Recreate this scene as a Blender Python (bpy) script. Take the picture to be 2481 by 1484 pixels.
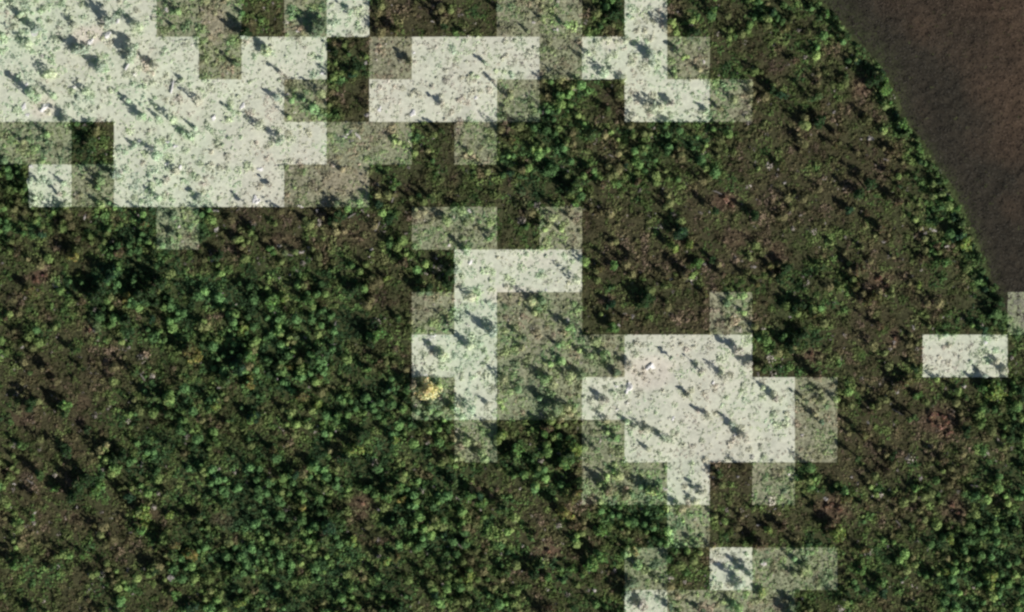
import bpy, math, random
import numpy as np
from mathutils import Vector

R = np.random.default_rng(11)
random.seed(11)
for o in list(bpy.data.objects):
    bpy.data.objects.remove(o)
scn = bpy.context.scene
COL = scn.collection

# ------------------------------------------------------------------ camera, sky, sun, exposure
S = 10.0 / 103.1                       # metres per map unit (the map is 2481 x 1484 units, an overlay cell is 10 m)
CAM_H = 1500.0
cd = bpy.data.cameras.new('camera')
cam = bpy.data.objects.new('camera', cd)
COL.objects.link(cam)
cam.location = (0, 0, CAM_H)
cd.sensor_width = 36.0
cd.lens = 36.0 * CAM_H / (2481 * S)
cd.clip_start = 1.0
cd.clip_end = 20000
scn.camera = cam

SUN_EL = math.radians(37)
SUN_DIR = Vector((0.77 * math.cos(SUN_EL), -0.64 * math.cos(SUN_EL), math.sin(SUN_EL))).normalized()   # towards the sun
w = bpy.data.worlds.new('World')
scn.world = w
w.use_nodes = True
nt = w.node_tree
nt.nodes.clear()
sky = nt.nodes.new('ShaderNodeTexSky')
sky.sky_type = 'NISHITA'
sky.sun_disc = False
sky.sun_elevation = SUN_EL
sky.sun_rotation = math.atan2(SUN_DIR.x, SUN_DIR.y)
bg = nt.nodes.new('ShaderNodeBackground')
bg.inputs['Strength'].default_value = 0.05
wo = nt.nodes.new('ShaderNodeOutputWorld')
nt.links.new(sky.outputs[0], bg.inputs[0])
nt.links.new(bg.outputs[0], wo.inputs[0])
sl = bpy.data.lights.new('sun', 'SUN')
sl.energy = 4.0
sl.angle = math.radians(0.5)
sl.color = (1.0, 0.955, 0.88)
sun = bpy.data.objects.new('sun', sl)
COL.objects.link(sun)
sun.rotation_euler = SUN_DIR.to_track_quat('Z', 'Y').to_euler()
vs = scn.view_settings
vs.view_transform = 'Standard'
vs.look = 'None'
vs.exposure = 0.0
vs.gamma = 1.0
vs.use_curve_mapping = False
scn.cycles.max_bounces = 5
scn.cycles.diffuse_bounces = 3
scn.cycles.filter_width = 2.5

# ------------------------------------------------------------------ the plan of the place
def wx(dx): return (np.asarray(dx, float) - 1240.5) * S
def wy(dy): return (742.0 - np.asarray(dy, float)) * S
def mx(x): return np.asarray(x) / S + 1240.5
def my(y): return 742.0 - np.asarray(y) / S

OVERLAY_CELLS = [  # strength of the white overlay per cell: D none, H half, F full
    "FFFFHHDHFDDDHHDFDDDDDDDDD",
    "FFFFFHFFDHFFFHFFHDDDDDDDD",
    "FFFFFFFHDFFFHDDFFHDDDDDDD",
    "HHDFFFFFHHDHDDDDDDDDDDDDD",
    "DFHFFFFHHDDDDDDDDDDDDDDDD",
    "DDDDHDDDDDHHDHDDDDDDDDDDD",
    "DDDDDDDDDDDFFFDDDDDDDDDDD",
    "DDDDDDDDDDHFHHDDDHDDDDDDH",
    "DDDDDDDDDDFFHHHFFFDDDDFFD",
    "DDDDDDDDDDHFHHFFFFFHDDDDD",
    "DDDDDDDDDDDHDDHFFFFHDDDDD",
    "DDDDDDDDDDDDDDHHFDHDDDDDD",
    "DDDDDDDDDDDDDDDDHDDDDDDDD",
    "DDDDDDDDDDDDDDDHDFHHDDDDD",
    "DDDDDDDDDDDDDDDFHHHDDDDDD"]
LV = np.array([[{'D': 0, 'H': 1, 'F': 2}[c] for c in row] for row in OVERLAY_CELLS])
CX0, CY0, CW = -33.1, -13.4, 103.1     # the overlay grid in map units

def level(x, y):
    c = np.floor((mx(x) - CX0) / CW).astype(int)
    r = np.floor((my(y) - CY0) / CW).astype(int)
    ok = (c >= 0) & (c < 25) & (r >= 0) & (r < 15)
    return np.where(ok, LV[np.clip(r, 0, 14), np.clip(c, 0, 24)], 0)

OVERLAY_A = np.array([[0, 0, 0], [.185, .190, .158], [.575, .585, .55]])
OVERLAY_K = np.array([1.0, 1.7, 1.8])
LEAF_K = np.array([1.0, 1.25, .68])
def overlay_tint(col, lv, kk=None):                   # white see-through overlay squares painted into plant and soil colours
    ch = col / (col.mean(1)[:, None] + 1e-6) - 1
    return np.clip(OVERLAY_A[lv] * (1 + np.array([0, .17, .13])[lv][:, None] * ch) + col * (OVERLAY_K if kk is None else kk)[lv][:, None], 0.004, 0.92)

FIELD = [(1985, -420), (1988, -160), (1985, 0), (2058, 78), (2125, 150), (2158, 205), (2190, 290), (2252, 370), (2318, 480),
         (2362, 580), (2398, 680), (2432, 752), (2490, 815), (2600, 905), (2900, 1080)]
FX = np.array([p[0] for p in FIELD], float)
FY = np.array([p[1] for p in FIELD], float)
def field_edge(dy): return np.interp(dy, FY, FX)
def in_field(x, y, pad=0.0):
    return mx(x) > field_edge(my(y)) + pad / S

def vnoise(x, y, scale, seed):
    g = np.random.default_rng(seed).random((256, 256))
    u, v = np.asarray(x) / scale + 1000.3, np.asarray(y) / scale + 1000.7
    i, j = np.floor(u).astype(int), np.floor(v).astype(int)
    f, h = u - i, v - j
    f, h = f * f * (3 - 2 * f), h * h * (3 - 2 * h)
    a, b = g[i % 256, j % 256], g[(i + 1) % 256, j % 256]
    c, d = g[i % 256, (j + 1) % 256], g[(i + 1) % 256, (j + 1) % 256]
    return (a * (1 - f) + b * f) * (1 - h) + (c * (1 - f) + d * f) * h

GREEN = [(500, 800, 190, .6), (760, 740, 160, .5), (300, 690, 120, .35), (400, 1080, 140, .45), (740, 1400, 170, .7), (550, 1430, 120, .7),
         (1150, 1320, 160, .35), (1560, 1290, 110, .7), (2400, 1400, 150, .5), (40, 460, 90, .6), (1300, 360, 110, .45), (1650, 340, 100, .5),
         (1290, 1060, 90, .6), (2455, 1050, 90, .5), (1120, 860, 80, .4), (30, 90, 90, .5), (380, 470, 110, .35), (880, 950, 140, .4),
         (1450, 60, 60, .4), (690, 1180, 160, .35), (1930, 820, 80, .4), (2330, 1330, 120, .45), (1000, 1170, 120, .3), (1900, 60, 60, .3)]
BROWN = [(250, 880, 110, .5), (140, 960, 110, .35), (1480, 590, 130, .5), (1740, 540, 120, .45), (2000, 470, 140, .5), (2110, 1060, 130, .45),
         (1290, 1240, 90, .4), (620, 420, 130, .3), (1000, 230, 150, .2), (1230, 60, 110, .3), (700, 540, 100, .4), (1800, 1160, 120, .4),
         (2100, 780, 120, .35), (90, 1240, 110, .35), (1000, 20, 90, .4), (1850, 300, 120, .3), (880, 640, 120, .25), (1650, 760, 120, .35),
         (210, 1000, 60, .3), (300, 1220, 80, .4), (2200, 920, 100, .3), (1660, 1010, 120, .3)]
def green(x, y):
    a, b = mx(x), my(y)
    g = 0.40 + 0.5 * (vnoise(x, y, 9, 3) - .5) + 0.45 * (vnoise(x, y, 3.4, 4) - .5)
    for (p, q, r, k) in GREEN: g = g + k * np.exp(-((a - p) ** 2 + (b - q) ** 2) / (2 * (r * .75) ** 2))
    for (p, q, r, k) in BROWN: g = g - k * np.exp(-((a - p) ** 2 + (b - q) ** 2) / (2 * (r * .75) ** 2))
    e = a - field_edge(b)
    g = g + .6 * np.exp(-((e + 16) / 32) ** 2)
    return np.clip(g, 0, 1)

# reddish bare patches: map x, y, half width, half height, strength
BARE = [(97, 673, 26, 17, 1.), (1760, 488, 36, 22, .9), (2272, 1020, 42, 40, .8), (218, 797, 18, 20, .8), (2086, 210, 22, 26, .9), (2023, 1233, 45, 32, .8),
        (2311, 1233, 34, 30, .7), (1785, 578, 32, 26, .6), (875, 1226, 30, 30, .8), (1325, 1333, 34, 26, .9), (1968, 862, 24, 18, .8), (2167, 818, 16, 22, .7),
        (2135, 680, 34, 24, .7), (370, 1248, 22, 14, .5), (840, 440, 60, 34, .45), (690, 590, 40, 24, .5), (1570, 905, 60, 40, .55), (105, 260, 30, 26, .6),
        (855, 565, 70, 40, .35), (1880, 610, 26, 22, .7), (50, 1010, 26, 24, .6), (520, 60, 30, 40, .5), (1240, 715, 60, 24, .5), (1300, 630, 50, 24, .3),
        (1480, 95, 28, 30, .5), (215, 85, 40, 22, .7), (540, 1260, 26, 18, .5), (1270, 480, 18, 14, .5), (195, 975, 26, 20, .5), (170, 1250, 24, 20, .5)]
def bare(x, y):
    a, b = mx(x), my(y)
    v = np.zeros_like(a, float)
    wob = 0.7 + .6 * vnoise(x, y, 1.6, 21)
    for (p, q, rx, ry, k) in BARE:
        v = np.maximum(v, k * np.clip(1.5 - ((a - p) / rx) ** 2 * wob - ((b - q) / ry) ** 2 * wob, 0, 1))
    return np.clip(v, 0, 1)

def relief(x, y):
    h = .55 * (vnoise(x, y, 14, 7) - .5) + .28 * (vnoise(x, y, 4, 8) - .5) + .42 * (vnoise(x, y, 1.35, 9) - .5)
    lv = level(x, y)
    h = h - np.where(lv == 2, .75, np.where(lv == 1, .3, 0)) * .42 * (vnoise(x, y, 1.35, 9) - .5)  # hummocks flattened in overlay cells to imitate their low contrast
    fade = np.clip((150 - np.abs(x)) / 20, 0, 1) * np.clip((100 - np.abs(y)) / 20, 0, 1)
    return h * fade

# ------------------------------------------------------------------ helpers
def srgb(r, g, b):
    f = lambda c: c / 12.92 if c <= .04045 else ((c + .055) / 1.055) ** 2.4
    return np.array([f(r / 255), f(g / 255), f(b / 255)])

def tag(o, label=None, cat=None, group=None, kind=None):
    if label: o['label'] = label
    if cat: o['category'] = cat
    if group: o['group'] = group
    if kind: o['kind'] = kind
    return o

def mesh(name, v, f, c, mat, smooth=False):
    me = bpy.data.meshes.new(name)
    v = np.asarray(v, np.float32)
    f = np.asarray(f, np.int32)
    n, k = f.shape
    me.vertices.add(len(v))
    me.vertices.foreach_set('co', v.ravel())
    me.loops.add(n * k)
    me.loops.foreach_set('vertex_index', f.ravel())
    me.polygons.add(n)
    me.polygons.foreach_set('loop_start', np.arange(0, n * k, k, dtype=np.int32))
    me.polygons.foreach_set('use_smooth', np.full(n, smooth))
    if c is not None:
        a = me.color_attributes.new('tint', 'FLOAT_COLOR', 'POINT')
        a.data.foreach_set('color', np.c_[np.asarray(c, np.float32), np.ones(len(v), np.float32)].ravel())
    me.update(calc_edges=True)
    me.materials.append(mat)
    return me

def obj(name, me, parent=None, loc=None):
    o = bpy.data.objects.new(name, me)
    COL.objects.link(o)
    if parent is not None: o.parent = parent
    if loc is not None: o.location = loc
    return o

def material(name, scale, lo, hi, rough=.9, translucent=0.0, bump=0.0, fine=None):
    m = bpy.data.materials.new(name)
    m.use_nodes = True
    t = m.node_tree
    t.nodes.clear()
    N, L = t.nodes.new, t.links.new
    out = N('ShaderNodeOutputMaterial')
    bs = N('ShaderNodeBsdfPrincipled')
    bs.inputs['Roughness'].default_value = rough
    bs.inputs['Specular IOR Level'].default_value = .15
    at = N('ShaderNodeAttribute')
    at.attribute_name = 'tint'
    geo = N('ShaderNodeNewGeometry')
    no = N('ShaderNodeTexNoise')
    no.inputs['Scale'].default_value = scale
    no.inputs['Detail'].default_value = 5
    no.inputs['Roughness'].default_value = .68
    L(geo.outputs['Position'], no.inputs['Vector'])
    mr = N('ShaderNodeMapRange')
    mr.inputs['From Min'].default_value = .3
    mr.inputs['From Max'].default_value = .7
    mr.inputs['To Min'].default_value = lo
    mr.inputs['To Max'].default_value = hi
    L(no.outputs['Fac'], mr.inputs['Value'])
    mul = N('ShaderNodeVectorMath')
    mul.operation = 'SCALE'
    L(at.outputs['Color'], mul.inputs[0])
    L(mr.outputs['Result'], mul.inputs['Scale'])
    L(mul.outputs['Vector'], bs.inputs['Base Color'])
    if bump:
        bp = N('ShaderNodeBump')
        bp.inputs['Strength'].default_value = bump
        bp.inputs['Distance'].default_value = .2
        L(no.outputs['Fac'], bp.inputs['Height'])
        L(bp.outputs['Normal'], bs.inputs['Normal'])
    if translucent:
        tr = N('ShaderNodeBsdfTranslucent')
        L(mul.outputs['Vector'], tr.inputs['Color'])
        mi = N('ShaderNodeMixShader')
        mi.inputs[0].default_value = translucent
        L(bs.outputs[0], mi.inputs[1])
        L(tr.outputs[0], mi.inputs[2])
        L(mi.outputs[0], out.inputs['Surface'])
    else:
        L(bs.outputs[0], out.inputs['Surface'])
    return m

M_SOIL = material('scrub_soil', 1.5, .35, 1.7, .95, bump=1.0)
M_PALE = material('overlay_tinted_soil', 1.1, .82, 1.16, .95, bump=.35)  # weaker pattern and bump imitate the soft look under the overlay
M_FIELD = material('field_soil', 2.0, .60, 1.45, .95, bump=.7)
M_LEAF = material('foliage', .9, .7, 1.3, .8, translucent=.22)
M_BARK = material('bark', 6, .7, 1.3, .9)
M_ROCK = material('pale_rock', 4, .8, 1.15, .9, bump=.3)
M_DEADWOOD = material('weathered_wood', 5, .75, 1.15, .9)

# ------------------------------------------------------------------ ground, overlay-tinted squares, field
SOIL_BROWN = np.array([.066, .062, .032])
SOIL_GREEN = np.array([.058, .076, .030])
SOIL_RED = np.array([.105, .072, .048])
def soil(x, y):
    g = green(x, y)[:, None]
    b = bare(x, y)[:, None]
    return (SOIL_BROWN * (1 - g) + SOIL_GREEN * g) * (1 - b) + SOIL_RED * b

def grid_patch(xs, ys, dz, pale=None):
    X, Y = np.meshgrid(xs, ys)
    x, y = X.ravel(), Y.ravel()
    z = relief(x, y) + dz
    c = soil(x, y)
    if pale is not None:
        c = overlay_tint(c, np.full(len(x), pale))
    nx, ny = len(xs), len(ys)
    i = (np.arange(ny - 1)[:, None] * nx + np.arange(nx - 1)[None, :]).ravel()
    return np.c_[x, y, z], np.c_[i, i + 1, i + 1 + nx, i + nx], c

step = 10.0 / 18
x0, y0 = float(wx(CX0)), float(wy(CY0))
xs = x0 + step * np.arange(-36, 18 * 25 + 36)
ys = y0 - step * np.arange(-36, 18 * 15 + 40)
xs = np.r_[[-9000, -2500, -800, -300, -180], xs, [180, 300, 800, 2500, 9000]]
ys = np.r_[[9000, 2500, 800, 300, 140], ys, [-140, -300, -800, -2500, -9000]]
v, f, c = grid_patch(xs, ys, 0)
f = f[:, ::-1]
g_ob = obj('ground', mesh('ground', v, f, c, M_SOIL, True))
tag(g_ob, kind='structure')

# connected overlay cells of one strength make one tinted patch of ground
PATCH_LABEL = {
    (2, 0, 0): 'large very pale stepped patch of overlay-tinted ground filling the upper left corner',
    (2, 0, 8): 'single very pale square of overlay-tinted ground at the top edge above the dark rectangle',
    (2, 1, 10): 'very pale stepped block of overlay-tinted ground at the upper middle beside a dark rectangle',
    (2, 0, 15): 'very pale zigzag strip of overlay-tinted ground running down from the top edge, right of middle',
    (2, 4, 1): 'single very pale overlay-tinted square by the left edge, below the large pale corner patch',
    (2, 6, 11): 'very pale crooked strip of overlay-tinted ground turning down beside the golden tree',
    (2, 8, 15): 'very pale broad cross-shaped block of overlay-tinted ground at the lower middle right',
    (2, 8, 22): 'lone pair of very pale overlay-tinted squares at the right, below the open brown ground',
    (2, 13, 17): 'lone very pale overlay-tinted square with one dark tree shadow near the bottom edge',
    (2, 14, 15): 'very pale overlay-tinted square cut off by the bottom edge of the picture',
}
seen = np.zeros_like(LV, bool)
patch_no = 0
for r in range(15):
    for cc in range(25):
        if LV[r, cc] == 0 or seen[r, cc]: continue
        lv = LV[r, cc]
        stack, cells = [(r, cc)], []
        seen[r, cc] = True
        while stack:
            a, b = stack.pop()
            cells.append((a, b))
            for (p, q) in ((a + 1, b), (a - 1, b), (a, b + 1), (a, b - 1)):
                if 0 <= p < 15 and 0 <= q < 25 and LV[p, q] == lv and not seen[p, q]:
                    seen[p, q] = True
                    stack.append((p, q))
        V, F, Cc, n = [], [], [], 0
        for (a, b) in cells:
            px = x0 + step * np.arange(18 * b, 18 * b + 19)
            py = y0 - step * np.arange(18 * a, 18 * a + 19)
            vv, ff, c3 = grid_patch(px, py, .06 if b == 24 else .02, lv)
            V.append(vv); F.append(ff[:, ::-1] + n); Cc.append(c3)
            n += len(vv)
        o = obj('overlay_tinted_ground' if lv == 2 else 'half_overlay_ground', mesh('overlay_patch', np.vstack(V), np.vstack(F), np.vstack(Cc), M_PALE if lv == 2 else M_SOIL, True))  # ground copy with the white overlay painted into its colour
        rr, c2 = min(cells)
        lab = PATCH_LABEL.get((lv, rr, c2))
        tag(o, lab, kind='structure')

# the bare field: strips running back from its crooked edge
ey = np.linspace(-420, 1080, 420)
ex = field_edge(ey)
off = np.r_[np.arange(0, 560, 5.5), [620, 800]]
EX = ex[:, None] + 4 + off[None, :] + (vnoise(ey * S, ey * 0, .9, 31)[:, None] - .5) * 10 + (vnoise(ey * S, ey * 0, 3.2, 32)[:, None] - .5) * 34
EY = np.repeat(ey[:, None], len(off), 1)
x, y = wx(EX).ravel(), wy(EY).ravel()
z = np.maximum(relief(x, y), -1) + .045 + .10 * (vnoise(x, y, .8, 33) - .5) * np.clip((EX - ex[:, None]).ravel() / 20, 0, 1)
t1 = vnoise(x, y, 7, 35)
t2 = vnoise(x * .8 + y * .6, (y * .8 - x * .6) * .25, 3.0, 36)
warm = np.clip(((mx(x) - field_edge(my(y))) / 260 - .35) + (t1 - .5) * .8 + (t2 - .5) * .3, 0, 1)[:, None]
fc = (np.array([.037, .032, .0235]) * (1 - warm) + np.array([.070, .049, .033]) * warm) * (.85 + .3 * t2[:, None])
edge_green = np.exp(-((EX - ex[:, None]).ravel() / (24 + 46 * np.exp(-((EY.ravel() - 60) / 110) ** 2))) ** 2)[:, None] * (.5 + .7 * vnoise(x, y, 2.5, 37)[:, None])
fc = fc * (1 - .6 * edge_green) + np.array([.060, .078, .032]) * .6 * edge_green
na, nb = EX.shape
i = (np.arange(na - 1)[:, None] * nb + np.arange(nb - 1)[None, :]).ravel()
fo = obj('open_brown_ground', mesh('open_brown_ground', np.c_[x, y, z], np.c_[i, i + nb, i + nb + 1, i + 1], fc, M_FIELD, True))
tag(fo, 'open brown treeless ground filling the upper right corner', kind='structure')

# ------------------------------------------------------------------ low ground cover (stuff)
def tufts(p, rad, hgt, tint, nq, leaf, up=.7, var=.45):
    """nq leaf-sized quads spread through a dome at every point p"""
    n = len(p)
    u = R.random((n, nq)) ** .6
    a = R.random((n, nq)) * 2 * math.pi
    cx = p[:, None, 0] + rad[:, None] * u * np.cos(a)
    cy = p[:, None, 1] + rad[:, None] * u * np.sin(a)
    cz = p[:, None, 2] + hgt[:, None] * (1 - .75 * u ** 2) * (.25 + .75 * R.random((n, nq)))
    ctr = np.stack([cx, cy, cz], -1).reshape(-1, 3)
    k = len(ctr)
    nrm = R.normal(size=(k, 3)) * .55
    nrm[:, 0] += (u * np.cos(a)).ravel() * 1.3
    nrm[:, 1] += (u * np.sin(a)).ravel() * 1.3
    nrm[:, 2] = np.abs(nrm[:, 2]) + up
    nrm /= np.linalg.norm(nrm, axis=1)[:, None]
    t = R.normal(size=(k, 3))
    e1 = np.cross(nrm, t); e1 /= np.linalg.norm(e1, axis=1)[:, None]
    e2 = np.cross(nrm, e1)
    s = (leaf * (.6 + .8 * R.random(k)))[:, None] * np.repeat(.6 + .4 * rad / rad.mean(), nq)[:, None]
    s2 = s * (.5 + .5 * R.random(k))[:, None]
    V = np.stack([ctr - e1 * s, ctr - e2 * s2, ctr + e1 * s, ctr + e2 * s2], 1).reshape(-1, 3)
    col = np.repeat(tint, nq, 0) * (1 - var / 2 + var * R.random(k))[:, None]
    return V, np.arange(4 * k).reshape(-1, 4), col, ctr

# plant colours in order: dead straw, brown heath, olive, yellow-green, green, deep green, blue-green
PAL = np.array([[.145, .112, .078], [.095, .080, .044], [.084, .084, .038], [.076, .092, .036], [.100, .134, .045], [.082, .134, .042], [.060, .112, .038], [.042, .084, .032], [.028, .056, .024]])
def cover_tint(x, y, bright=1.0, top=7.99, low=0.0, twigs=.02):
    g = green(x, y)
    n = len(x)
    u = (vnoise(x, y, 4.0, 44) - .5) * .9 + (vnoise(x, y, 1.5, 45) - .5) * .7 + R.normal(size=n) * .10
    k = np.clip((.24 + .55 * g + u * (.6 + .5 * g)) * 8, low, top)
    k0 = k.astype(int)
    f = (k - k0)[:, None]
    c = PAL[k0] * (1 - f) + PAL[k0 + 1] * f
    c = c * (.62 + .5 * vnoise(x, y, 2.1, 46) + .3 * R.random(n))[:, None]
    grey = R.random(n) < twigs * (1.4 - g)
    c[grey] = np.array([.21, .19, .165]) * (.7 + .6 * R.random(grey.sum()))[:, None]
    c = c * (.55 + .95 * vnoise(x, y, 5.0, 47))[:, None]
    e = (np.exp(-((mx(x) - field_edge(my(y)) + 12) / 26) ** 2) * (.25 + .75 * vnoise(x, y, 2.4, 48)))[:, None]
    c = c * (1 - .7 * e) + np.array([.085, .135, .050]) * .7 * e
    b = bare(x, y)[:, None]
    return (c * (1 - .6 * b) + np.array([.21, .145, .105]) * .6 * b) * bright

N = 105000
px = R.uniform(-135, 135, N)
py = R.uniform(-86, 86, N)
keep = ~in_field(px, py, -.4)
keep &= R.random(N) > .4 * bare(px, py)
keep &= R.random(N) < np.array([1., .85, .5])[level(px, py)]
keep &= R.random(N) < .75 + .25 * green(px, py) + .7 * (vnoise(px, py, 2.2, 51) - .5)
px, py = px[keep], py[keep]
rad = .26 + .5 * R.random(len(px)) ** 2
hg = (.2 + .75 * R.random(len(px)) ** 2 * (.6 + .8 * green(px, py))) * np.array([1., .85, .45])[level(px, py)]  # lower scrub in overlay cells, so its shadows look softened
P = np.c_[px, py, relief(px, py)]
V, F, Cc, ctr = tufts(P, rad, hg, cover_tint(px, py, 1.5), 7, .20, .9)
lvq = level(ctr[:, 0], ctr[:, 1])
Cc = overlay_tint(Cc, lvq, LEAF_K)
for lv, nm in ((0, 'ground_scrub'), (1, 'half_overlay_scrub'), (2, 'overlay_tinted_scrub')):  # scrub split by how strongly the overlay is painted in
    q = np.where(lvq == lv)[0]
    vi = (q[:, None] * 4 + np.arange(4)).ravel()
    o = obj(nm, mesh(nm, V[vi], np.arange(len(vi)).reshape(-1, 4), np.repeat(Cc[q], 4, 0), M_LEAF))
    tag(o, kind='stuff')

# clods of the field
N = 64000
px = R.uniform(60, 140, N)
py = R.uniform(-20, 95, N)
k = in_field(px, py, .6)
px, py = px[k], py[k]
cl = np.array([[1, 0, 0], [0, 1, 0], [-1, 0, 0], [0, -1, 0], [0, 0, .7]])
n = len(px)
sz = .09 + .20 * R.random(n) ** 2
ang = R.random(n) * 6.28
vx = sz[:, None] * (cl[None, :, 0] * np.cos(ang)[:, None] - cl[None, :, 1] * np.sin(ang)[:, None]) * (1 + .5 * R.random((n, 5))) + px[:, None]
vy = sz[:, None] * (cl[None, :, 0] * np.sin(ang)[:, None] + cl[None, :, 1] * np.cos(ang)[:, None]) * (1 + .5 * R.random((n, 5))) + py[:, None]
vz = sz[:, None] * cl[None, :, 2] * (.35 + .6 * R.random((n, 5))) + (relief(px, py) + .05)[:, None]
tri = np.array([[0, 1, 4], [1, 2, 4], [2, 3, 4], [3, 0, 4]])
F = (np.arange(n)[:, None, None] * 5 + tri[None]).reshape(-1, 3)
wm = np.clip(((mx(px) - field_edge(my(py))) / 260 - .35) + (vnoise(px, py, 7, 35) - .5) * .8, 0, 1)[:, None]
cc = (np.array([.040, .036, .028]) * (1 - wm) + np.array([.068, .048, .034]) * wm) * (.45 + 1.1 * R.random(n))[:, None]
lvc = level(px, py)
cc = overlay_tint(cc, lvc)
o = obj('peat_tussocks', mesh('peat_tussocks', np.stack([vx, vy, vz], -1).reshape(-1, 3), F, np.repeat(cc, 5, 0), M_FIELD))
tag(o, kind='stuff')

# low bushes that run together, beyond the shrubs built one by one
N = 17000
px = R.uniform(-132, 132, N)
py = R.uniform(-84, 84, N)
g = green(px, py)
clump = vnoise(px, py, 4.5, 61) * .6 + vnoise(px, py, 2.0, 62) * .4
keep = (~in_field(px, py, -.2)) & (R.random(N) < np.clip(.22 + .55 * g + 1.9 * (clump - .5), 0, 1)) & (R.random(N) > .7 * bare(px, py))
keep &= R.random(N) < np.array([1., .8, .55])[level(px, py)]
px, py, g = px[keep], py[keep], g[keep]
rad = .5 + .9 * R.random(len(px)) ** 2
hg = (.5 + (.7 + .9 * g) * R.random(len(px)) ** 1.6) * np.array([1., .85, .55])[level(px, py)]
P = np.c_[px, py, relief(px, py)]
V, F, Cc, ctr = tufts(P, rad, hg, cover_tint(px, py, 2.0), 30, .23, .4)
Cc = overlay_tint(Cc, level(ctr[:, 0], ctr[:, 1]), LEAF_K)
o = obj('scrub_thicket', mesh('scrub_thicket', V, F, np.repeat(Cc, 4, 0), M_LEAF))
tag(o, kind='stuff')

# the many small trees past those built one by one
N = 10500
px = R.uniform(-126, 126, N)
py = R.uniform(-78, 78, N)
g = green(px, py)
keep = (~in_field(px, py, -1.0)) & (R.random(N) < np.clip(.05 + .55 * g ** 1.2 + 1.5 * (vnoise(px, py, 6, 71) * .5 + .5 * vnoise(px * .64 + py * .77, (py * .64 - px * .77) * .35, 2.5, 72) - .52), 0, 1)) & (bare(px, py) < .4)
keep &= R.random(N) < np.array([.75, .4, .15])[level(px, py)]
px, py = px[keep], py[keep]
rad = .5 + .75 * R.random(len(px)) ** 1.8
hg = rad * (3.0 + 2.2 * R.random(len(px))) + 1.0
V, F, Cc, ctr = tufts(np.c_[px, py, relief(px, py)], rad, hg, cover_tint(px, py, 2.7, 6.6, 1.6, 0), 90, .25, .35, .4)
Cc = overlay_tint(Cc, level(ctr[:, 0], ctr[:, 1]), LEAF_K)
o = obj('sapling_woodland', mesh('sapling_woodland', V, F, np.repeat(Cc, 4, 0), M_LEAF))
tag(o, kind='stuff')
print('saplings', len(px))

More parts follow.
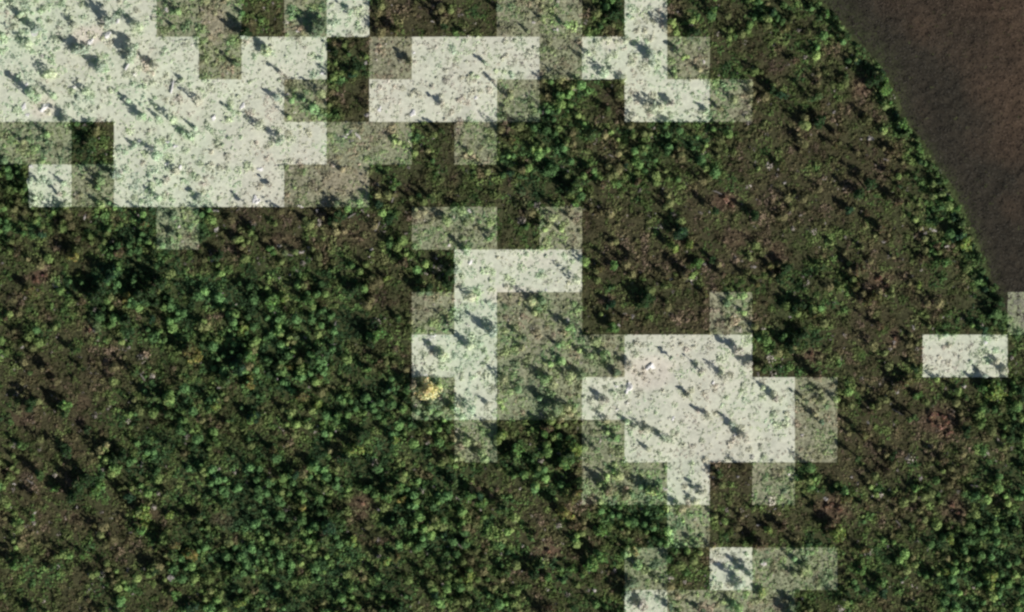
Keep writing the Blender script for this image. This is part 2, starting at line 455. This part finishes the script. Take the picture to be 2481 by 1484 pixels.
# ------------------------------------------------------------------ trees and shrubs, read off the picture by their shadows
# tile (row, column): x, y of the shadow in quarter map units, its length, its width
SHADOWS = {
 (0, 0): "900,80,330,130 270,260,180,90 720,430,170,130 1210,440,200,140 890,600,170,100 1440,600,150,80 200,820,280,120 590,1090,180,90 1300,1030,230,80 2290,250,240,150 770,1330,200,100 2230,600,150,70 1740,1290,80,60 2200,1050,70,60",
 (0, 1): "490,200,200,140 870,90,100,60 1300,260,150,100 1440,560,150,80 2300,60,110,80 1780,220,110,70 860,700,150,90 190,680,110,60 150,1280,200,80 1720,1240,170,60 2000,290,150,60 130,940,100,70 1750,960,120,70 2180,590,80,60 2400,1300,150,100 720,440,120,70 2280,760,70,50",
 (0, 2): "880,80,190,130 1230,500,180,110 430,220,150,60 1570,500,190,80 1650,270,220,120 1900,40,120,80 2450,100,120,80 1520,980,100,80 1980,1020,80,60 2420,810,200,90 720,1250,200,100 1560,1410,120,90 870,1040,120,50 1340,960,110,50 1850,1050,80,50",
 (0, 3): "90,210,190,80 450,80,210,70 640,260,230,80 170,540,180,70 930,700,260,160 680,690,150,60 300,880,280,90 40,860,150,100 1050,920,150,60 420,1110,200,110 580,1260,150,80 1260,1120,190,90 1280,1270,90,70 1400,1300,120,60 600,1380,150,70 1180,1420,120,80 910,1060,100,50",
 (1, 0): "200,220,230,120 290,690,230,90 140,720,190,70 680,770,220,70 580,970,230,80 110,930,170,70 1110,900,140,110 1340,640,150,60 900,1250,240,230 1330,1230,300,190 240,1270,150,120 700,1380,230,70 940,1080,150,60 2400,680,100,70 2090,960,130,100 2420,1270,150,80 1480,1400,120,80 1440,900,140,50 1640,740,100,60 1900,430,100,80 930,330,80,60 1040,170,150,80 2320,440,130,60 530,380,90,50",
 (1, 1): "1280,250,170,90 1600,390,190,70 1130,440,160,90 700,570,170,140 1400,1020,130,90 1800,1120,240,170 1550,1270,210,150 890,1250,210,130 400,1350,270,100 60,1370,210,120 1970,880,160,80 1240,1170,90,60 100,880,150,90 2420,140,100,80 720,440,120,70 2230,780,120,60 80,270,90,60",
 (1, 2): "520,260,190,150 780,210,220,80 690,110,130,80 340,470,150,70 550,460,100,70 180,660,170,80 880,1010,200,80 1140,990,190,80 1460,720,260,170 1910,500,220,90 2280,560,210,110 1620,1080,210,90 780,1080,150,60 1190,1330,230,160 1980,1150,140,90 2280,1180,300,80 1880,980,150,70 1430,1130,150,50 900,1440,130,90 1800,1330,150,60 2440,1050,110,80 540,620,110,60 1060,90,70,50 1180,250,90,60",
 (1, 3): "60,80,150,80 800,280,310,140 1180,430,200,100 740,520,120,90 1010,690,180,110 920,560,100,50 1760,780,190,150 1560,860,140,70 1430,960,140,80 1620,1040,170,90 1750,500,170,60 1640,580,120,60 790,1050,170,110 870,1340,290,130 60,1090,200,140 490,1080,120,60 1100,800,140,60 1430,1240,100,60 1600,230,150,60 2020,990,160,60 2100,1230,240,90 200,1390,200,130 770,1240,200,90 1230,290,90,60 1110,150,110,60 1840,620,90,70 2190,1420,130,90",
 (2, 0): "1150,90,190,130 690,380,150,80 380,510,250,100 470,650,180,90 240,880,200,130 550,960,230,130 1230,540,250,80 1700,360,240,120 1760,520,150,80 2220,520,280,230 1420,820,190,110 1550,990,150,110 1950,900,210,90 1700,1130,200,70 1070,1400,240,160 550,1350,230,120 2370,1000,190,140 750,570,120,50 1560,1290,120,60 800,1170,90,70 210,600,150,60 1400,100,150,70 2170,80,190,80 150,1290,130,60 20,80,100,60",
 (2, 1): "1030,230,220,130 450,370,310,150 330,780,230,120 310,260,120,80 1150,470,190,60 1420,700,200,100 1400,870,120,70 720,1040,150,90 780,1260,310,210 1260,1220,210,80 80,1310,200,80 1330,90,110,80 1800,120,150,60 1710,390,180,80 2190,160,250,110 1980,330,150,70 1830,920,190,100 1680,980,100,80 260,970,90,50 2290,1230,150,110 2420,1360,200,150 1790,1140,130,80 570,620,150,70 160,560,120,90 1250,760,130,50 1030,560,110,70",
 (2, 2): "480,150,190,80 600,620,170,90 880,480,150,70 950,600,120,80 280,940,290,120 250,1160,200,130 910,130,190,100 420,1360,270,190 1390,1220,180,80 2200,1180,180,90 750,1330,190,80 2070,370,190,100 2240,530,140,80 1750,560,180,50 1500,470,120,50 50,240,150,70 1050,50,120,60 2380,550,150,100 1660,830,80,70 1840,1010,140,70 1080,540,130,80 980,1230,100,70 850,870,120,80 2060,1080,120,60",
 (2, 3): "360,600,230,110 1220,680,210,150 1280,950,290,90 190,250,230,170 980,110,250,80 1820,810,210,70 2020,720,190,130 790,1150,250,80 760,1370,230,80 1610,1420,200,90 1180,1410,100,70 1830,1130,190,100 2200,970,110,60 2350,750,200,110 2230,560,150,80 1980,150,190,70 1380,560,120,70 450,1090,150,60 290,860,150,60 2300,1230,90,70 400,40,150,90 930,980,120,60 30,870,100,70 2040,640,100,60",
 (3, 0): "280,90,240,100 660,150,290,220 280,300,120,80 1180,270,230,90 1480,230,260,80 1290,640,200,100 1580,760,300,140 1820,510,210,130 1580,480,150,70 2040,140,120,80 70,930,270,140 1440,1030,150,110 880,590,110,50 740,830,220,60 430,980,150,60 2210,1080,190,80 1930,300,120,60 1640,1250,150,90 2090,380,190,90 960,1430,100,70 1800,1390,180,120 1420,460,150,90 230,1420,150,90 2250,1350,150,100 270,520,100,60",
 (3, 1): "300,90,190,90 290,360,250,90 260,620,230,110 560,610,260,150 730,430,210,90 1180,260,230,150 1330,190,170,90 1290,590,250,100 1110,820,210,80 1150,1080,210,90 2010,280,230,130 2350,380,220,110 1830,150,180,80 1760,960,190,110 1920,1000,200,100 1530,1040,120,80 240,1290,230,120 1320,1370,230,130 2370,1030,170,100 690,1430,150,80 1330,900,120,80 840,1200,180,80 920,1380,120,70 1760,690,120,80 1690,1240,150,80 2280,1310,150,70 2090,1340,110,60",
 (3, 2): "860,190,260,110 460,250,280,260 1320,250,190,130 520,580,150,90 700,870,230,170 1320,610,130,80 140,1000,250,150 1050,1200,190,170 1400,760,200,90 2150,1060,260,130 1770,290,150,70 2330,780,220,120 230,1380,230,110 1150,1000,130,110 1720,780,130,70 150,680,150,70 1210,1350,130,120 530,1030,120,70 1780,1440,150,70 420,40,120,70 1960,120,110,70 1480,1380,110,60 2430,640,120,80",
 (3, 3): "640,270,230,110 490,600,270,130 410,420,140,70 260,810,150,80 900,440,110,70 1390,240,130,70 1960,300,230,60 2230,450,180,100 2380,610,160,100 1020,1180,200,130 1520,1060,210,100 2040,1130,280,130 1400,1430,200,110 840,830,180,80 1320,610,120,60 1700,720,180,100 1950,890,150,90 170,1390,190,140 50,600,150,120 1880,990,190,80 2160,140,190,60 850,1010,130,80 730,1270,90,60 1180,370,90,60 2450,60,120,120",
}
# crowns of a colour of their own: map x, y, colour word, crown radius in metres
G = {'golden': [.50, .39, .16], 'yellow': [.30, .29, .095], 'lime': [.25, .34, .095], 'bright green': [.155, .28, .085],
     'dark green': [.050, .092, .036], 'mid green': [.105, .165, .060], 'olive': [.150, .150, .060], 'blue-green': [.050, .105, .052], 'brown-green': [.140, .118, .064], 'rust': [.34, .215, .145]}
SPECIAL = [(1032, 948, 'golden', 4.2), (180, 626, 'yellow', 1.8), (313, 718, 'yellow', 1.7), (475, 872, 'yellow', 2.2), (462, 1345, 'yellow', 2.4), (353, 1248, 'lime', 2.5),
           (970, 1213, 'yellow', 1.7), (740, 1230, 'yellow', 1.3), (2337, 596, 'lime', 1.9), (2141, 212, 'bright green', 2.4), (2023, 1298, 'lime', 2.3), (1676, 596, 'lime', 1.8),
           (1636, 601, 'lime', 1.6), (645, 120, 'lime', 2.3), (1485, 636, 'bright green', 1.4), (1543, 1338, 'yellow', 1.7), (1378, 1238, 'yellow', 1.5), (2406, 950, 'lime', 2.6),
           (768, 980, 'lime', 1.8), (860, 1090, 'lime', 1.9), (1168, 1218, 'bright green', 2.0), (1136, 1395, 'lime', 1.7), (853, 1313, 'lime', 1.7), (930, 1358, 'lime', 1.6),
           (705, 890, 'yellow', 1.4), (160, 990, 'bright green', 1.8), (128, 1185, 'bright green', 1.5), (235, 1180, 'bright green', 2.2), (590, 800, 'lime', 2.1), (690, 720, 'lime', 2.0),
           (1450, 1290, 'bright green', 2.2), (600, 930, 'yellow', 1.9), (2216, 958, 'bright green', 1.8), (1848, 1438, 'lime', 1.8), (915, 820, 'bright green', 2.3), (413, 975, 'bright green', 1.5),
           (2290, 1390, 'lime', 1.8), (2405, 1395, 'lime', 1.9), (1690, 640, 'bright green', 1.8), (1333, 1395, 'bright green', 2.0), (300, 728, 'yellow', 1.2), (533, 985, 'lime', 1.6)]
RUST = [(2262, 1004, 1.5), (2284, 1014, 1.2), (2276, 1034, 1.6), (2298, 1047, 1.4), (2258, 1030, 1.1), (2296, 1024, .9), (92, 676, 1.2), (112, 668, 1.0), (2010, 1226, 1.3), (2036, 1236, 1.4),
        (2305, 1226, 1.2), (2320, 1244, 1.0), (1756, 482, 1.2), (1776, 500, 1.1), (1965, 860, 1.0), (2166, 822, .9), (2132, 676, 1.2), (2150, 690, .9), (1328, 1336, 1.1), (876, 1220, 1.0), (218, 800, .9)]

TP = S / 4.0
DIRX, DIRY = .77, .64                 # from a shadow towards its tree, on the map (right, down)
plants = []                            # map x, y, height m, radius m, colour word
for (tr, tc), txt in SHADOWS.items():
    for it in txt.split():
        a, b, L, W = map(float, it.split(','))
        ax, ay = tc * 620.25 + a / 4, tr * 371 + b / 4
        h = min(7.5, 1.3 + .86 * L * TP)
        rad = max(.8, .82 * W * TP)
        bx, by = ax + DIRX * L / 4 * .55, ay + DIRY * L / 4 * .55
        wd = 'dark green' if W >= 125 and random.random() < .55 else None  # dark crown colour helps wide shadows merge into one dark hollow
        nt_ = 1 if W < 125 else (2 if W < 180 else 3)
        for k in range(nt_):
            if nt_ == 1: plants.append([bx, by, h, rad, wd])
            else:
                t = (k - (nt_ - 1) / 2) * W / 4 * .55
                plants.append([bx + DIRY * t * -1 + random.uniform(-5, 5), by + DIRX * t + random.uniform(-5, 5), h * random.uniform(.8, 1.05), rad * (.74 if nt_ == 2 else .64), wd])
for (a, b, wd, rr) in SPECIAL:
    best = min(plants, key=lambda p: math.hypot(p[0] - a, p[1] - b))
    d = math.hypot(best[0] - a, best[1] - b)
    if d < 24 and best[4] in (None, 'dark green'):
        best[0], best[1], best[3], best[4] = a, b, max(rr * 1.2, best[3] * .8), wd
        best[2] = max(best[2], rr * 1.3)
    else: plants.append([a, b, rr * 1.5, rr, wd])
for (a, b, rr) in RUST: plants.append([a, b, rr * 1.1, rr, 'rust'])
# shrubs along the field's edge
for dy in np.arange(-10, 800, 19.0):
    e = float(field_edge(dy)) - 14 + random.uniform(-26, 8)
    plants.append([e, dy + random.uniform(-8, 8), random.uniform(1.0, 2.5), random.uniform(.7, 1.6), random.choice(['bright green', 'mid green', 'dark green', 'blue-green'])])
out = []
for p in plants:                       # colour of the rest after the ground it grows on
    x, y = float(wx(p[0])), float(wy(p[1]))
    if p[4] is None:
        g = float(green(np.array([x]), np.array([y]))[0])
        opts = ['mid green', 'dark green', 'olive', 'bright green', 'blue-green', 'brown-green', 'lime']
        wts = [.3 + .3 * g, .25, .3 * (1 - .5 * g), .08 + .4 * g, .05 + .3 * g, .55 * (1 - g), .02 + .14 * g]
        p[4] = random.choices(opts, wts)[0]
    if (p[0] < -30 or p[0] > 2510 or p[1] < -30 or p[1] > 1514): continue
    out.append(p)
plants = out

def tube(pts, radii, seg=5):
    V, F = [], []
    for i, (p, r) in enumerate(zip(pts, radii)):
        d = np.array(pts[min(i + 1, len(pts) - 1)]) - np.array(pts[max(i - 1, 0)])
        d = d / (np.linalg.norm(d) + 1e-9)
        a = np.cross(d, [1, 0, 0] if abs(d[0]) < .8 else [0, 1, 0]); a /= np.linalg.norm(a)
        b = np.cross(d, a)
        for k in range(seg):
            t = 2 * math.pi * k / seg
            V.append(np.array(p) + r * (math.cos(t) * a + math.sin(t) * b))
    for i in range(len(pts) - 1):
        for k in range(seg):
            F.append([i * seg + k, i * seg + (k + 1) % seg, (i + 1) * seg + (k + 1) % seg, (i + 1) * seg + k])
    return V, F

def add_tube(V, F, pts, radii, seg=5):
    v, f = tube(pts, radii, seg)
    n = len(V)
    V.extend(v); F.extend([[i + n for i in q] for q in f])

def make_plant(p, name):
    a, b, h, rad, word = p
    x, y = float(wx(a)), float(wy(b))
    z = float(relief(np.array([x]), np.array([y]))[0])
    root = bpy.data.objects.new(name, None)
    COL.objects.link(root)
    root.location = (x, y, z)
    root.empty_display_size = .5
    # trunk with limbs
    V, F = [], []
    lean = np.array([random.uniform(-.15, .15) * h, random.uniform(-.15, .15) * h, 0])
    tr = .03 + .022 * h
    pts = [np.array([0, 0, -.1]), np.array([0, 0, .25 * h]) + lean * .3, np.array([0, 0, .55 * h]) + lean * .7, np.array([0, 0, .85 * h]) + lean]
    add_tube(V, F, pts, [tr * 1.3, tr, tr * .7, tr * .25])
    for k in range(4):
        t = random.uniform(0, 6.28)
        s0 = pts[1] * (1 - k / 4) + pts[2] * (k / 4)
        end = s0 + np.array([math.cos(t) * rad * .75, math.sin(t) * rad * .75, h * random.uniform(.15, .35)])
        add_tube(V, F, [s0, (s0 + end) / 2 + [0, 0, -.05 * h], end], [tr * .6, tr * .4, tr * .12], 4)
    V = np.array(V)
    lv = level(V[:, 0] + x, V[:, 1] + y)
    wood = np.array([.11, .085, .06]) if word != 'rust' else np.array([.17, .12, .09])
    obj('trunk', mesh('trunk', V, F, overlay_tint(np.tile(wood, (len(V), 1)), lv), M_BARK), root)
    # crown: a few lobes full of leaf clumps
    col = np.array(G[word])
    nl = 3 + int(rad * 2.2)
    lobes = []
    for k in range(nl):
        t = random.uniform(0, 6.28)
        tz = random.uniform(.25, .85) ** 1.2 if k else .84
        taper = 1.12 - .85 * tz                     # crowns narrow towards the tip
        rr = rad * .72 * taper * math.sqrt(random.random()) if k else 0
        lobes.append((rr * math.cos(t) + lean[0] * .8, rr * math.sin(t) + lean[1] * .8, h * tz, rad * random.uniform(.42, .62) * max(.42, taper), random.uniform(.72, 1.28)))
    nq = int(np.clip(110 + 120 * rad * rad, 120, 760))
    li = R.integers(0, nl, nq)
    lo = np.array(lobes)[li]
    d = R.normal(size=(nq, 3)); d /= np.linalg.norm(d, axis=1)[:, None]
    rr = R.random(nq) ** .45
    ctr = lo[:, :3] + d * (lo[:, 3] * rr)[:, None] * np.array([1, 1, min(1.3, .55 * h / max(rad, .1))])
    ctr[:, 2] = np.maximum(ctr[:, 2], .12 * h)
    nrm = d * .9 + R.normal(size=(nq, 3)) * .55 + np.array([0, 0, .35])
    nrm /= np.linalg.norm(nrm, axis=1)[:, None]
    e1 = np.cross(nrm, R.normal(size=(nq, 3))); e1 /= np.linalg.norm(e1, axis=1)[:, None]
    e2 = np.cross(nrm, e1)
    s = ((.15 + .055 * rad) * (.55 + .8 * R.random(nq)))[:, None]
    s2 = s * (.45 + .4 * R.random(nq))[:, None]
    V = np.stack([ctr - e1 * s, ctr - e2 * s2, ctr + e1 * s, ctr + e2 * s2], 1).reshape(-1, 3)
    tint = col[None] * lo[:, 4:5] * (.65 + .7 * R.random(nq))[:, None] * (1 + .12 * R.normal(size=(nq, 3)))
    tint = np.clip(tint, .008, .5)
    tint = overlay_tint(tint, level(ctr[:, 0] + x, ctr[:, 1] + y), LEAF_K if word != 'golden' else OVERLAY_K)
    obj('crown', mesh('crown', V, np.arange(4 * nq).reshape(-1, 4), np.repeat(tint, 4, 0), M_LEAF), root)
    return root

# landmarks the labels refer to (map x, y)
LAND = [(1028, 945, 'the golden tree'), (2337, 862, 'the lone pair of pale squares'), (2275, 1026, 'the rust thicket'), (2337, 596, "the brown corner's lime tree"),
        (1770, 1378, 'the lone pale square'), (430, 553, 'the lone grey square'), (954, 478, 'the leaning white log'), (414, 1400, 'the white boulder'),
        (97, 673, 'the pink bare patch'), (475, 872, 'the small yellow tree'), (2141, 212, "the brown corner's green tree"), (1760, 488, 'the reddish bare patch'),
        (843, 193, 'the dark upright rectangle'), (1675, 596, 'the lime bushes'), (1523, 940, 'the white slab'), (970, 1213, 'the small yellow crown'),
        (2023, 1298, 'the lime-crowned tree'), (215, 85, 'the pale rock slab'), (2311, 1233, 'the small rust bushes'), (225, 347, 'the lone dark square'),
        (1562, 130, 'the pale zigzag strip'), (235, 1180, 'the leafy bright pair'), (700, 890, 'the big dark hollow'), (1770, 760, 'the lone half-overlay square'),
        (1255, 655, 'the pale crooked strip'), (1150, 200, 'the pale stepped block'), (1720, 960, 'the pale broad block'), (620, 210, 'the big pale corner patch')]
SECT = ['right', 'up and right', 'up', 'up and left', 'left', 'down and left', 'down', 'down and right']
ORD = ['nearest', 'second', 'third', 'fourth', 'fifth', 'sixth', 'seventh', 'eighth', 'ninth', 'tenth', 'eleventh', 'twelfth', 'thirteenth', 'fourteenth', 'fifteenth', 'sixteenth']
def sector(a, b, p): return int(((math.degrees(math.atan2(b - p[1], p[0] - a)) + 22.5) % 360) // 45)
def place_phrase(p, same):
    """nearest landmark, direction from it and the rank among all of the same look there"""
    best = None
    for (a, b, nm) in sorted(LAND, key=lambda l: math.hypot(l[0] - p[0], l[1] - p[1]))[:8]:
        d = math.hypot(a - p[0], b - p[1])
        if d < 4: continue
        sc = sector(a, b, p)
        rank = sum(1 for q in same if q is not p and sector(a, b, q) == sc and math.hypot(a - q[0], b - q[1]) < d)
        cost = d + 55 * rank
        if best is None or cost < best[0]: best = (cost, nm, sc, rank)
    _, nm, sc, rank = best
    return '%s one %s of %s' % (ORD[min(rank, 15)], SECT[sc], nm) if SECT[sc] in ('right', 'left', 'down and left', 'down and right', 'up and left', 'up and right') else \
        '%s one %s from %s' % (ORD[min(rank, 15)], SECT[sc], nm)

plants.sort(key=lambda p: -(p[2] * p[3]))
def is_tree(p): return p[2] >= 4.0 and p[4] != 'rust'
looks = {}
for p in plants:
    kind = 'tree' if is_tree(p) else ('dry_bush' if p[4] == 'rust' else 'shrub')
    size = '' if kind == 'dry_bush' else (('tall ' if p[2] > 5.2 else '') if kind == 'tree' else ('low ' if p[2] < 2.2 else ''))
    p += [kind, size]
    looks.setdefault((size, p[4], kind), []).append(p)
for p in plants:
    kind, size = p[5], p[6]
    same = looks[(size, p[4], kind)]
    pale = int(level(float(wx(p[0])), float(wy(p[1]))))
    noun = {'tree': 'tree', 'shrub': 'shrub', 'dry_bush': 'dry bush'}[kind]
    if p[4] == 'golden': lab = 'golden yellow tree standing out on a half-overlay square beside the pale crooked strip'
    elif len(same) == 1: lab = '%s%s %s, the only one of its colour' % (size, p[4], noun)
    else: lab = '%s%s %s, %s' % (size, p[4], noun, place_phrase(p, same))
    o = make_plant(p[:5], kind)
    tag(o, lab, {'tree': 'tree', 'shrub': 'shrub', 'dry_bush': 'bush'}[kind],
        {'tree': 'scattered trees in the scrubland', 'shrub': 'scattered shrubs in the scrubland', 'dry_bush': 'rusty dry bushes on bare soil'}[kind])

# ------------------------------------------------------------------ rocks and fallen logs
def blob(sx, sy, sz, sub=2):
    import bmesh
    bm = bmesh.new()
    bmesh.ops.create_icosphere(bm, subdivisions=sub, radius=1)
    sd = random.uniform(0, 100)
    for vtx in bm.verts:
        d = vtx.co.normalized()
        k = .78 + .3 * math.sin(3.1 * d.x + sd) * math.cos(2.7 * d.y + sd * 2) + .16 * math.sin(6 * d.z + 5 * d.x + sd)
        vtx.co = Vector((d.x * sx * k, d.y * sy * k, max(-.25, d.z) * sz * k))
    V = np.array([vtx.co[:] for vtx in bm.verts])
    F = np.array([[vtx.index for vtx in fc_.verts] for fc_ in bm.faces])
    bm.free()
    return V, F

# tile row, column: x, y, length, width (quarter map units), turn in degrees
ROCKS = {
 (0, 0): "340,310,130,90,50 1040,340,120,80,20 880,405,100,60,60 430,1040,150,80,60 230,1040,90,50,70 1140,200,120,50,75 1350,1370,60,35,10 2070,1145,70,50,80 720,845,70,50,30 1700,1420,70,45,-30 2350,1030,80,45,60 1620,1380,60,40,20 1610,90,90,45,-60 255,820,50,35,60 270,1115,60,40,10",
 (0, 1): "900,1290,130,45,20 990,1320,90,45,-50 860,1330,70,40,0 920,1365,60,40,10 915,740,70,45,75 840,685,60,40,-55 650,715,70,50,0 1080,1115,70,45,10 1060,615,50,35,60 560,280,60,40,10 410,305,60,40,0 1200,1060,80,45,75 1520,1100,80,60,60 1530,515,40,30,0 2130,950,45,35,60 1710,210,60,25,-20 300,920,45,35,0",
 (0, 2): "430,290,70,35,0 210,220,45,35,0 1860,600,45,40,60 460,1400,1,1,0",
 (0, 3): "995,1345,70,60,-40 430,725,40,35,0 640,1090,40,35,45 760,655,30,25,60",
 (1, 0): "1735,150,100,60,65 1620,100,60,35,10 2100,740,70,50,60 2090,560,80,30,-10 1735,715,40,30,0 1850,745,50,30,70 1130,1110,50,40,0 820,625,60,25,75 20,1070,40,40,0 360,1340,60,35,60 2060,1040,50,40,0 2470,450,90,60,75 300,130,50,40,0 660,690,45,40,80",
 (1, 1): "40,160,70,45,-15 15,470,80,60,60 430,515,70,45,-10 730,695,40,30,0 440,960,100,40,0 515,1025,80,45,-30 590,560,45,40,60 2065,560,50,60,80 1120,940,60,40,0 1870,895,45,40,0 330,1185,40,30,60 2080,1060,60,50,20 225,900,50,40,0 760,1110,50,30,40",
 (1, 2): "1390,725,80,25,-8 1915,570,30,25,60 545,180,30,30,0 1390,590,30,25,0 1370,1000,20,15,0 440,680,60,35,20 2350,1105,40,30,0 330,1330,40,30,80 1550,1230,60,35,15",
 (1, 3): "1150,65,80,40,5 1495,730,45,45,70 1525,775,40,35,40 1600,745,80,40,-20 1740,850,50,25,0 1735,905,60,30,20 550,680,30,55,0 1800,1300,35,30,60 820,1150,60,25,-30 100,160,35,40,0 730,1330,40,35,60 160,290,45,30,10 1130,860,60,30,0",
 (2, 0): "915,230,40,90,0 215,400,40,35,0 1250,850,30,60,-10 1320,965,40,40,0 500,865,35,35,0 2120,795,45,35,0 1060,970,35,30,0 15,490,35,40,0 2240,490,35,30,0 1080,70,20,15,0",
 (2, 1): "480,300,45,40,0 440,570,35,35,0 1130,940,80,50,0 765,1215,40,30,0 1600,930,60,40,10 200,710,40,30,0 770,170,40,60,0",
 (2, 2): "1130,790,90,150,-12 1030,185,55,55,0 1170,100,40,60,0 1010,775,50,40,0 1950,745,40,50,0 2160,1250,50,30,30 540,140,40,60,0 395,540,35,35,0 1340,590,110,80,0 1560,1090,40,60,0",
 (2, 3): "1250,830,55,50,0 1145,865,45,50,0 1190,945,35,50,60 970,1130,40,45,0 1690,105,40,40,0 1410,205,50,60,60 2105,355,55,40,0 1225,350,40,50,0 1900,780,50,60,60 215,105,35,25,0 330,1250,50,30,0",
 (3, 0): "1655,1150,75,75,0 860,1120,50,40,0 1375,50,40,80,-10 135,240,45,30,0 740,470,40,40,0 2230,930,35,30,0 330,525,60,30,40 560,1040,40,60,20 470,1040,60,35,0 1075,570,35,35,0",
 (3, 1): "75,280,60,40,20 1530,500,40,35,0 650,325,35,50,0 1720,265,30,30,0 1870,850,60,35,0 1190,490,70,35,-20 430,690,40,25,0 1870,1005,45,50,70 1495,1425,35,35,0 850,1450,35,40,0",
 (3, 2): "1480,290,80,40,0 300,980,60,70,0 340,1265,50,40,0 2190,170,35,30,0 1170,990,40,50,0 800,1270,60,70,40 2005,1015,50,40,0 2440,1015,60,50,0 2390,640,60,25,10",
 (3, 3): "205,145,45,35,0 480,310,35,35,0 560,385,60,50,0 1550,870,30,60,0 1165,840,35,50,0 1480,190,40,70,0 810,175,35,30,0 1800,1390,60,60,40 75,480,60,30,30 1300,1185,30,50,0 865,1230,40,30,0 740,1380,45,60,0",
}
LOGS = {
 (0, 0): "1245,630,120,30,-58 1670,840,140,26,-78",
 (1, 1): "1335,425,120,20,-70 1175,710,105,28,-62 930,605,90,22,-30 325,990,80,18,12",
 (1, 2): "1990,385,110,18,22 960,30,60,16,30",
 (2, 0): "1380,690,90,20,55",
 (2, 1): "1415,955,100,26,-62 390,70,100,14,-80 740,370,90,14,-8",
 (2, 3): "1260,1030,130,14,30",
 (3, 0): "300,230,120,14,40",
 (3, 1): "860,1150,130,13,45 1960,820,140,16,45",
 (3, 3): "2010,260,100,22,12 1260,620,80,16,50",
 (2, 2): "300,1060,90,16,50",
}
stones, logs = [], []
for (tr, tc), txt in ROCKS.items():
    for it in txt.split():
        a, b, L, W, t = map(float, it.split(','))
        if L > 5: stones.append([tc * 620.25 + a / 4, tr * 371 + b / 4, L, W, t])
for (tr, tc), txt in LOGS.items():
    for it in txt.split():
        a, b, L, W, t = map(float, it.split(','))
        logs.append([tc * 620.25 + a / 4, tr * 371 + b / 4, L, W, t])
def stone_look(p): return ('large ' if p[2] * p[3] > 6500 else ('small ' if p[2] * p[3] < 1700 else '')) + ('long ' if max(p[2], p[3]) > 1.9 * min(p[2], p[3]) else '')
for p in stones:
    x, y = float(wx(p[0])), float(wy(p[1]))
    z = float(relief(np.array([x]), np.array([y]))[0])
    hx, hy = p[2] * TP * .5, p[3] * TP * .5
    V, F = blob(hx, hy, min(hx, hy) * random.uniform(.55, .95))
    ca, sa = math.cos(math.radians(p[4])), math.sin(math.radians(p[4]))
    V = np.c_[V[:, 0] * ca - V[:, 1] * sa, V[:, 0] * sa + V[:, 1] * ca, V[:, 2]]
    lv = int(level(np.array([x]), np.array([y]))[0])
    base = np.array([.42, .39, .36]) * random.uniform(.75, 1.2) * (.75 if lv == 0 and p[2] < 45 else 1)
    c = [base, base * 1.35 + .06, base * .55 + .62][lv]  # overlay whiteness painted into the rock colour
    o = obj('rock', mesh('rock', V, F, np.tile(np.minimum(c, .9), (len(V), 1)), M_ROCK), None, (x, y, z))
    lk = stone_look(p)
    same = [q for q in stones if stone_look(q) == lk]
    if math.hypot(p[0] - 1523, p[1] - 940) < 8: lab = 'large upright white slab of rock at the left edge of the pale broad block'
    elif math.hypot(p[0] - 414, p[1] - 1400) < 6: lab = 'squarish white boulder alone in the green scrub near the lower left'
    else: lab = '%swhitish rock, %s' % (lk, place_phrase(p, same))
    tag(o, lab, 'rock', 'whitish rocks lying in the scrub')
for p in logs:
    x, y = float(wx(p[0])), float(wy(p[1]))
    z = float(relief(np.array([x]), np.array([y]))[0])
    L, rr = p[2] * TP, max(.10, p[3] * TP * .42)
    ca, sa = math.cos(math.radians(-p[4])), math.sin(math.radians(-p[4]))
    root = bpy.data.objects.new('fallen_log', None)
    COL.objects.link(root)
    root.location = (x, y, z)
    lv = int(level(np.array([x]), np.array([y]))[0])
    base = np.array([.24, .22, .20]) * random.uniform(.8, 1.2)
    c = np.minimum([base, base * 1.3 + .08, base * .5 + .62][lv], .9)  # log colour whitened by the overlay of its cell
    bend = random.uniform(-.05, .05) * L
    pts = [np.array([ca * t * L - sa * bend * (1 - 4 * t * t), sa * t * L + ca * bend * (1 - 4 * t * t), rr * .9 + .12 + .05 * t]) for t in (-.5, -.48, -.2, .1, .35, .5)]
    V, F = [], []
    add_tube(V, F, pts, [rr * .5, rr, rr * .95, rr * .8, rr * .6, rr * .15], 7)
    obj('stem', mesh('stem', V, F, np.tile(c, (len(V), 1)), M_DEADWOOD, True), root)
    for k in range(2):
        V, F = [], []
        s0 = pts[2 + k]
        t = math.radians(-p[4]) + random.choice([-1, 1]) * random.uniform(.5, 1.0)
        e = s0 + np.array([math.cos(t), math.sin(t), .25]) * L * random.uniform(.14, .26)
        add_tube(V, F, [s0, e], [rr * .4, rr * .1], 5)
        obj('branch', mesh('branch', V, F, np.tile(c, (len(V), 1)), M_DEADWOOD, True), root)
    size = 'long ' if p[2] > 115 else ''
    same = [q for q in logs if ('long ' if q[2] > 115 else '') == size]
    if math.hypot(p[0] - 954, p[1] - 477) < 4: lab = 'long straight white log leaning up to the right below the pale corner patch'
    else: lab = '%sbleached fallen log with stubs, %s' % (size, place_phrase(p, same))
    tag(root, lab, 'log', 'bleached fallen logs in the scrub')
print('plants', len(plants), {k: sum(1 for p in plants if p[5] == k) for k in ('tree', 'shrub', 'dry_bush')}, 'rocks', len(stones), 'logs', len(logs))
